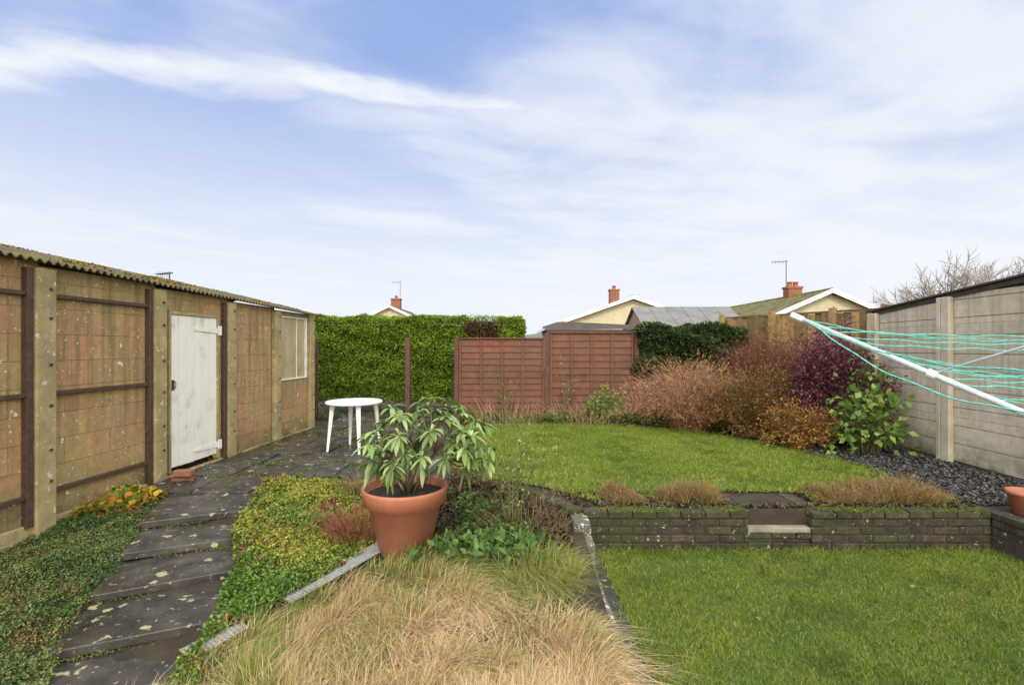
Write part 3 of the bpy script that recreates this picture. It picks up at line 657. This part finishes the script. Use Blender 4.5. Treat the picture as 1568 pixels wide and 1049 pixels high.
heather('heather',.85,1.3,4.6,4.95,3200,.17); heather('heather',1.4,2.08,4.6,4.95,4800,.19); heather('heather',3.0,4.35,4.6,5.1,12500,.19)
n=16000; x,y=scatter([(3.9,5.25),(4.5,4.6),(5.65,4.6),(5.72,7.7),(4.6,8),(4.2,7),(4.45,6)],n)
c=np.stack([x,y,rng.uniform(0,.02,n)],1); a=rng.uniform(0,6.28,n); s=rng.uniform(.006,.02,n)[:,None]
def chips(c,a,s,k=.35):
    u1=np.stack([np.cos(a),np.sin(a),rng.normal(0,k,len(a))],1)*s; u2=np.stack([-np.sin(a),np.cos(a),rng.normal(0,k,len(a))],1)*s*.6
    return np.stack([c-u1-u2,c+u1-u2*.7,c+u1+u2,c-u1*.8+u2],1)
quads('slate_gravel',chips(c,a,s),pal([(.045,.042,.04),(.075,.07,.066),(.03,.027,.026),(.14,.125,.11)],n),TWIG)
# ---------------------------------------------------------------- ground cover
def litter(name,poly,n,cols,s0=.006,s1=.02,zo=.006):
    x,y=scatter(poly,n); a=rng.uniform(0,6.28,n); s=rng.uniform(s0,s1,n)[:,None]
    z=gz(x,y)+zo+rng.uniform(0,.02,n); quads(name,chips(np.stack([x,y,z],1),a,s,.6),pal(cols,n),TWIG)
SO=[(.02,.014,.009),(.045,.03,.02),(.07,.05,.03),(.05,.07,.02),(.12,.07,.04)]
litter('bed_soil',[(.7,4.53),(4.35,4.53),(4.3,5.2),(2.9,5.0),(2.9,4.6),(2.1,4.6),(2.1,5.0),(.5,5.0)],9000,SO)
litter('bed_soil',[(-1.3,5.3),(-.5,5.45),(.15,5.05),(.52,4.5),(.5,3.7),(-.8,3.5),(-1.1,4.2)],12000,SO)
litter('bed_soil',[(-1.1,10.2),(2.6,10.2),(4.9,9.5),(5.3,8.0),(4.6,7),(4.2,7.6),(3.6,8.4),(2.5,9.2),(-1,9.5)],9000,SO,.01,.03)
def cover(name,poly,n,h,size,cols,patch,asp=.6,hn=5,o=8,dens=-2,third=None):
    x,y=scatter(poly,n)
    k=N2(x,y,3,o+2)>dens; x=x[k];y=y[k];n=len(x)
    top=h*(.55+.45*N2(x,y,hn,o)+.2*N2(x,y,hn*3,o+3)); top=np.maximum(top,.02)
    z=gz(x,y)+top*(1-rng.random(n)**1.8*.75)
    d=norm(rng.normal(size=(n,3))+np.array([0,0,.45])); Q=leafq(np.stack([x,y,z],1),d,rng.uniform(.6,1.3,n)*size,rng.uniform(.7,1.2,n)*size*asp)
    t=(N2(x,y,2.5,o+1)*.5+.5+rng.normal(0,.15,n))
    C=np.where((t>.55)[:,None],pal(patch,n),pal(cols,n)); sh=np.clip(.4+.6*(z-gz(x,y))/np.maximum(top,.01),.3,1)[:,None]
    if third is not None:
        t3=N2(x,y,6,o+2)+rng.normal(0,.3,n); C=np.where((t3>.7)[:,None],pal(third,n),C)
    return quads(name,Q,C*sh,FOL)
XL=lambda y:-3.54+.43*(5.05-y); XR=lambda y:-2.66+.43*(4.93-y)
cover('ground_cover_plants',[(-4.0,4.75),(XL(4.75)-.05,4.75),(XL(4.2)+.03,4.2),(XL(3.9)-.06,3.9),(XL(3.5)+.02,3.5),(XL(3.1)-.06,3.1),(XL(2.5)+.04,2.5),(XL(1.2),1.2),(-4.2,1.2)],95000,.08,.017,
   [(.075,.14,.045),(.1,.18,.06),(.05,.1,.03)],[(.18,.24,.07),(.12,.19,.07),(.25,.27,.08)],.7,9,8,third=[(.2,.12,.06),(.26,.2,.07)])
cover('ground_cover_plants',[(XR(5.3)+.12,5.3),(-1.5,5.3),(-1.35,4.6),(-1.05,4.1),(-1.05,3.9),(-1.8,2.78),(-1.75,2.0),(XR(2.3)+.02,2.3),(XR(2.9)-.06,2.9),(XR(3.6)+.02,3.6),(XR(4.1)-.06,4.1),(XR(4.9)+.03,4.9)],62000,.13,.026,
   [(.12,.22,.04),(.18,.28,.055),(.08,.15,.03)],[(.32,.36,.05),(.37,.36,.07),(.23,.3,.06),(.4,.29,.08)],.7,7,9,third=[(.32,.14,.07),(.12,.1,.03)])
cover('autumn_leaf_plants',[(-4.0,4.95),(-3.55,4.95),(-3.5,4.6),(-3.95,4.35)],900,.12,.065,[(.15,.22,.03),(.35,.34,.05)],[(.55,.2,.03),(.6,.36,.05),(.4,.12,.03)],.9,6,3)
twigs('red_twig_clump',-1.3,4.1,.22,1300,.32,1.0,[(.24,.09,.05),(.32,.14,.08),(.14,.06,.035)],.004,-.12,3,.4)
twigs('red_twig_clump',-1.5,4.9,.18,700,.28,1.0,[(.24,.12,.06),(.32,.18,.09),(.14,.08,.04)],.004,-.03,3,.4)
cover('border_plants',[(-.5,4.9),(.1,4.75),(.5,4.3),(.5,3.75),(-.1,3.6),(-.75,3.55),(-.55,4.0)],4300,.12,.042,[(.05,.11,.025),(.08,.15,.035),(.035,.07,.018)],[(.15,.26,.06),(.11,.19,.05)],.65,5,12,.15)
cover('border_plants',[(-.7,3.95),(.1,3.9),(.3,3.6),(-.8,3.5)],450,.2,.1,[(.07,.15,.035),(.1,.19,.045)],[(.15,.26,.07),(.09,.15,.035)],.5,5,2,-.1)
twigs('border_dead_stems',.1,4.4,.4,450,.22,1.1,[(.2,.12,.07),(.12,.08,.05),(.28,.2,.1)],.005,-.1,3,.3)
cover('border_plants',[(-1.6,5.6),(-.6,5.5),(.1,5.0),(.3,4.8),(-.5,4.6),(-1.3,4.7)],4500,.16,.042,[(.06,.12,.03),(.1,.17,.04)],[(.13,.09,.045),(.2,.14,.06)],.6,5,13,.05)
cover('border_plants',[(-1.2,9.5),(2.5,9.5),(3.1,8.9),(4.0,8.2),(4.3,7.6),(4.9,8.4),(4.5,9.8),(2.7,10.15),(-1.1,10.15)],10000,.2,.06,[(.1,.17,.03),(.15,.24,.045),(.05,.08,.02)],[(.24,.25,.07),(.28,.19,.09),(.17,.28,.05)],.5,4,14,-.35)
cover('edge_weeds',[(-4.1,9.0),(-3.6,9.0),(-4.0,5.1),(-4.02,5.1)],1500,.06,.03,[(.1,.16,.03),(.2,.2,.05)],[(.15,.25,.05),(.2,.15,.06)],.5,4,14,-.2)
cover('edge_weeds',[(-4.2,10.3),(-1.2,10.3),(-1.0,9.8),(-2.5,10.05),(-4,9.9)],2500,.2,.06,[(.1,.16,.03),(.06,.09,.025)],[(.2,.2,.07),(.14,.18,.05)],.5,4,11,-.2)
twigs('border_dead_stems',.0,9.8,.7,220,.6,.9,[(.32,.22,.13),(.24,.15,.09)],.010,0,4,.3)
twigs('border_dead_stems',1.5,9.85,.7,220,.55,.9,[(.32,.22,.13),(.26,.15,.09)],.010,0,4,.3)
mound('border_shrub',1.95,9.8,.42,.3,.65,0,900,[(.16,.27,.05),(.22,.31,.07)],.07,.6,.4,.4,9,.7)
def wands(name,cx,cy,z0,n,h,lean,r=.005,leafn=6,cols=[(.16,.24,.05)],ls=.05,stemmat=BARK):
    b=MB(); lc=[];ld=[]
    for i in range(n):
        a=random.uniform(0,6.28); l=random.uniform(.2,1)*lean; H=h*random.uniform(.55,1.1); pts=[]
        x0=cx+random.uniform(-.08,.08);y0=cy+random.uniform(-.06,.06); ph=random.uniform(0,6)
        for k in range(8):
            t=k/7; pts.append((x0+math.cos(a)*l*H*t**1.4+.02*math.sin(ph+5*t),y0+math.sin(a)*l*H*t**1.4,z0+H*(t-.18*l*t*t)))
        b.tube(pts,[r*(1-.7*k/7) for k in range(8)],5)
        for j in range(4):
            k=random.randint(2,6); q=Vector(pts[k]); a2=random.uniform(0,6.28); e=q+Vector((math.cos(a2)*.16,math.sin(a2)*.16,.14))*H
            b.tube([tuple(q),tuple(q.lerp(e,.5)+Vector((0,0,.01))),tuple(e)],[r*.5,r*.4,r*.2],4)
            for m in range(leafn//3): lc.append(q.lerp(e,random.random())); ld.append((random.gauss(0,1),random.gauss(0,1),random.gauss(0,.5)))
        for m in range(leafn): k=random.randint(2,7); lc.append(Vector(pts[k])); ld.append((random.gauss(0,1),random.gauss(0,1),random.gauss(0,.5)))
    o=b.make(name,stemmat,smooth=True); lc=np.array(lc);ld=np.array(ld);n=len(lc)
    if n: quads('leaves',leafq(lc,ld,rng.uniform(.6,1.2,n)*ls,ls*.5),pal(cols,n),FOL,o)
GST=nmat('green_stem',[(.3,(.09,.1,.035)),(.7,(.16,.14,.06))],20,.7,.2,.002)
wands('rose_bush',.02,4.3,-.08,13,1.0,.5,.006,8,[(.2,.28,.07),(.28,.35,.1)],.04,GST)
wands('rose_bush',.3,4.4,-.08,8,.55,.7,.0045,5,[(.17,.23,.06),(.24,.12,.06)],.035,BARK)
wands('climbing_rose',-.15,10.05,0,8,1.2,.4,.007,4,[(.2,.24,.08)],.06,GST)
wands('climbing_rose',1.1,10.05,0,7,1.3,.45,.007,4,[(.2,.24,.08)],.06,GST)
# ---------------------------------------------------------------- long ornamental grass
def longgrass():
    poly=[(-.98,3.72),(-.6,3.6),(.0,3.72),(.5,3.78),(.53,1.3),(-1.7,1.3),(-1.85,2.1),(-1.78,2.62),(-1.35,3.25)]
    n=78000; ncl=250; cx,cy=scatter(poly,ncl)
    idx=rng.integers(0,ncl,n); rr=np.abs(rng.normal(0,.085,n)); a=rng.uniform(0,6.28,n)
    x=cx[idx]+np.cos(a)*rr; y=cy[idx]+np.sin(a)*rr
    k=inpoly(x,y,poly); x=x[k];y=y[k];idx=idx[k];a=a[k];n=len(x)
    swirl=N2(cx,cy,2.5,15)[idx]*2.5+rng.normal(0,.6,n)
    lv=np.stack([np.cos(a)*.5+np.cos(swirl)*.7,np.sin(a)*.5+np.sin(swirl)*.7-.15,0*a],1)*rng.uniform(.4,1.9,(n,1))
    h=rng.uniform(.08,.23,n)*(1+.35*N2(x,y,4,16))*rng.uniform(.75,1.25,ncl)[idx]
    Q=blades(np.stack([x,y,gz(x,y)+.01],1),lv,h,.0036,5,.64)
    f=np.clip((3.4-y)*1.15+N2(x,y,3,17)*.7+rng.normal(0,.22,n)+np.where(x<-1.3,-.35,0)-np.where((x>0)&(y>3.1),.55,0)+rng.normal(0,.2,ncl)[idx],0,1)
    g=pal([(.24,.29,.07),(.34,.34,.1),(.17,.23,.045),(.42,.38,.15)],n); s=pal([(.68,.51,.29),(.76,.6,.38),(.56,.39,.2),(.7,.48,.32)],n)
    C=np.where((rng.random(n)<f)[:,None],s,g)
    sh=[.5,.85,1,1,1]; quads('ornamental_grass',Q,np.concatenate([C*q for q in sh]),FOL)  # root segments darkened: shade painted into the blade colour
longgrass()
n=11; x=rng.uniform(1,4.2,n);y=rng.uniform(2.4,4.2,n); a=rng.uniform(0,6.28,n)
quads('fallen_leaves',leafq(np.stack([x,y,np.full(n,-.31)],1),np.stack([np.cos(a),np.sin(a),0*a],1),.05,.03,np.tile([0,0,1.],(n,1)),0),pal([(.25,.13,.06),(.3,.2,.1),(.4,.32,.18)],n),FOL)
n=60; x=rng.uniform(-3.7,-1.2,n);y=rng.uniform(5.1,9.8,n); a=rng.uniform(0,6.28,n)
quads('fallen_leaves',leafq(np.stack([x,y,np.full(n,.022)],1),np.stack([np.cos(a),np.sin(a),0*a],1),.04,.022,np.tile([0,0,1.],(n,1)),0),pal([(.2,.11,.05),(.3,.22,.08),(.12,.14,.04)],n),FOL)
# ---------------------------------------------------------------- bare tree behind right garage
st=MB()
def br(p,d,L,r,dep):
    q=Vector(p);dd=Vector(d).normalized();pts=[tuple(q)]
    for i in range(4):
        dd=(dd+Vector((random.gauss(0,.13),random.gauss(0,.13),random.gauss(.03,.07)))).normalized(); q=q+dd*L/4; pts.append(tuple(q))
        if dep>0 and i>=1:
            for _ in range(2):
                nd=(dd+Vector((random.gauss(0,.6),random.gauss(0,.6),random.gauss(.1,.35)))).normalized(); br(q,nd,L*.62,r*.55,dep-1)
    st.tube(pts,[r*(1-.13*i) for i in range(5)],4)
br((13.5,14.3,0),(0,0,1),1.7,.09,0)
for k in range(7):
    a=k*.9; br((13.5,14.3,1.6),(math.cos(a)*1.0,math.sin(a)*.7,.9),1.4,.055,3)
st.make('bare_tree',nmat('pale_twigs',[(.3,(.24,.21,.19)),(.7,(.38,.34,.31))],10,.9,.2,.01))
# ---------------------------------------------------------------- sky
w=bpy.data.worlds.new('World'); scene.world=w; w.use_nodes=True; nt=w.node_tree; bg=nt.nodes['Background']
SUN=Vector((-.09*math.cos(math.radians(40)),-math.cos(math.radians(40)),math.sin(math.radians(40)))).normalized()
sky=nt.nodes.new('ShaderNodeTexSky'); sky.sky_type='NISHITA'; sky.sun_disc=False; sky.sun_elevation=math.radians(40); sky.sun_rotation=math.radians(185)
sky.air_density=1.0; sky.dust_density=.6; sky.ozone_density=2.0
def val(x,s):
    if isinstance(x,(int,float)): s.default_value=x
    else: nt.links.new(x,s)
def Mn(op,a,b=0.0,c=None,clamp=False):
    n=nt.nodes.new('ShaderNodeMath'); n.operation=op; n.use_clamp=clamp; val(a,n.inputs[0]); val(b,n.inputs[1])
    if c is not None: val(c,n.inputs[2])
    return n.outputs[0]
def sstep(x,a,b,o0=0.0,o1=1.0):
    n=nt.nodes.new('ShaderNodeMapRange'); n.interpolation_type='SMOOTHSTEP'; val(x,n.inputs[0]); n.inputs[1].default_value=a;n.inputs[2].default_value=b;n.inputs[3].default_value=o0;n.inputs[4].default_value=o1; return n.outputs[0]
tc=nt.nodes.new('ShaderNodeTexCoord').outputs['Generated']; sp=nt.nodes.new('ShaderNodeSeparateXYZ'); nt.links.new(tc,sp.inputs[0])
X,Y,Z=sp.outputs; zc=Mn('MAXIMUM',Z,.03)
U=Mn('DIVIDE',X,zc); V=Mn('DIVIDE',Y,zc)
def comb(x,y,z=0.0):
    c=nt.nodes.new('ShaderNodeCombineXYZ'); val(x,c.inputs[0]);val(y,c.inputs[1]);val(z,c.inputs[2]); return c.outputs[0]
A=Mn('ADD',Mn('MULTIPLY',U,.91),Mn('MULTIPLY',V,.41)); B=Mn('SUBTRACT',Mn('MULTIPLY',V,.91),Mn('MULTIPLY',U,.41))
n1=noise(nt,comb(Mn('MULTIPLY',A,.32),Mn('MULTIPLY',B,.75),3.3),1.1,5,.48,.3)
n2=noise(nt,comb(Mn('MULTIPLY',A,.9),Mn('MULTIPLY',B,1.3),7.1),1.7,6,.54,.4)
n3=noise(nt,comb(U,V,1.0),3.5,5,.55,.4)
mass=Mn('ADD',Mn('MULTIPLY',n1,.62),Mn('MULTIPLY',n2,.38)); mass=Mn('ADD',mass,Mn('MULTIPLY',Mn('MINIMUM',Mn('MAXIMUM',U,-1.5),1.6),.04))
m1=sstep(mass,.38,.66)
u2=Mn('ADD',U,1.77); curve=Mn('ADD',1.68,Mn('MULTIPLY',Mn('MULTIPLY',u2,u2),.12))
dv=Mn('ABSOLUTE',Mn('ADD',Mn('SUBTRACT',V,curve),Mn('MULTIPLY',Mn('SUBTRACT',n2,.5),.5)))
m2=Mn('SUBTRACT',1.0,sstep(dv,.0,.2)); m2=Mn('MULTIPLY',m2,Mn('SUBTRACT',1.0,sstep(U,-.2,.7)))
m2=Mn('MULTIPLY',m2,Mn('ADD',.45,n3))
haze=Mn('SUBTRACT',1.0,sstep(Z,.05,.56))
cl=Mn('MAXIMUM',Mn('MULTIPLY',m1,.85),m2,clamp=True)
tot=Mn('SUBTRACT',1.0,Mn('MULTIPLY',Mn('SUBTRACT',1.0,cl),Mn('SUBTRACT',1.0,Mn('MULTIPLY',haze,.93))),clamp=True)
blue=mix(nt,.68,sky.outputs['Color'],(3.7,5.1,9.4))
col=mix(nt,tot,blue,(8.2,8.5,9.0))
# warm glow added around the sun, unseen behind the viewer, to brighten the walls
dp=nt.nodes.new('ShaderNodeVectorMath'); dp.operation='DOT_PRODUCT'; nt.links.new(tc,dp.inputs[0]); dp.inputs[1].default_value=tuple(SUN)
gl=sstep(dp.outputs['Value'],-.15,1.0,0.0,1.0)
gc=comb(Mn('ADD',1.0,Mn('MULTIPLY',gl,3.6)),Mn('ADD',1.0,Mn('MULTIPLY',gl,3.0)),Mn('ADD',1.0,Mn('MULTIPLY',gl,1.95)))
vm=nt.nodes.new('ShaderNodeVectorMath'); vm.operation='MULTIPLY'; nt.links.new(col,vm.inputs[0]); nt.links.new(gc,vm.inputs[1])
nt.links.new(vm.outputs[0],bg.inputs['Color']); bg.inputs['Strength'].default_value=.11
L=bpy.data.lights.new('sun','SUN'); L.energy=2.0; L.angle=math.radians(12); L.color=(1,.92,.8)
so=bpy.data.objects.new('sun',L); link(so)
so.rotation_euler=SUN.to_track_quat('Z','Y').to_euler()
cam=bpy.data.cameras.new('camera'); cam.lens=17.0; cam.sensor_width=36; cam.shift_y=7.5/1568; cam.clip_end=2000; cam.clip_start=.02
co=bpy.data.objects.new('camera',cam); link(co); co.location=(0,0,1.5); co.rotation_euler=(math.radians(90),0,0); scene.camera=co
scene.view_settings.view_transform='Standard'; scene.view_settings.look='None'; scene.view_settings.exposure=0
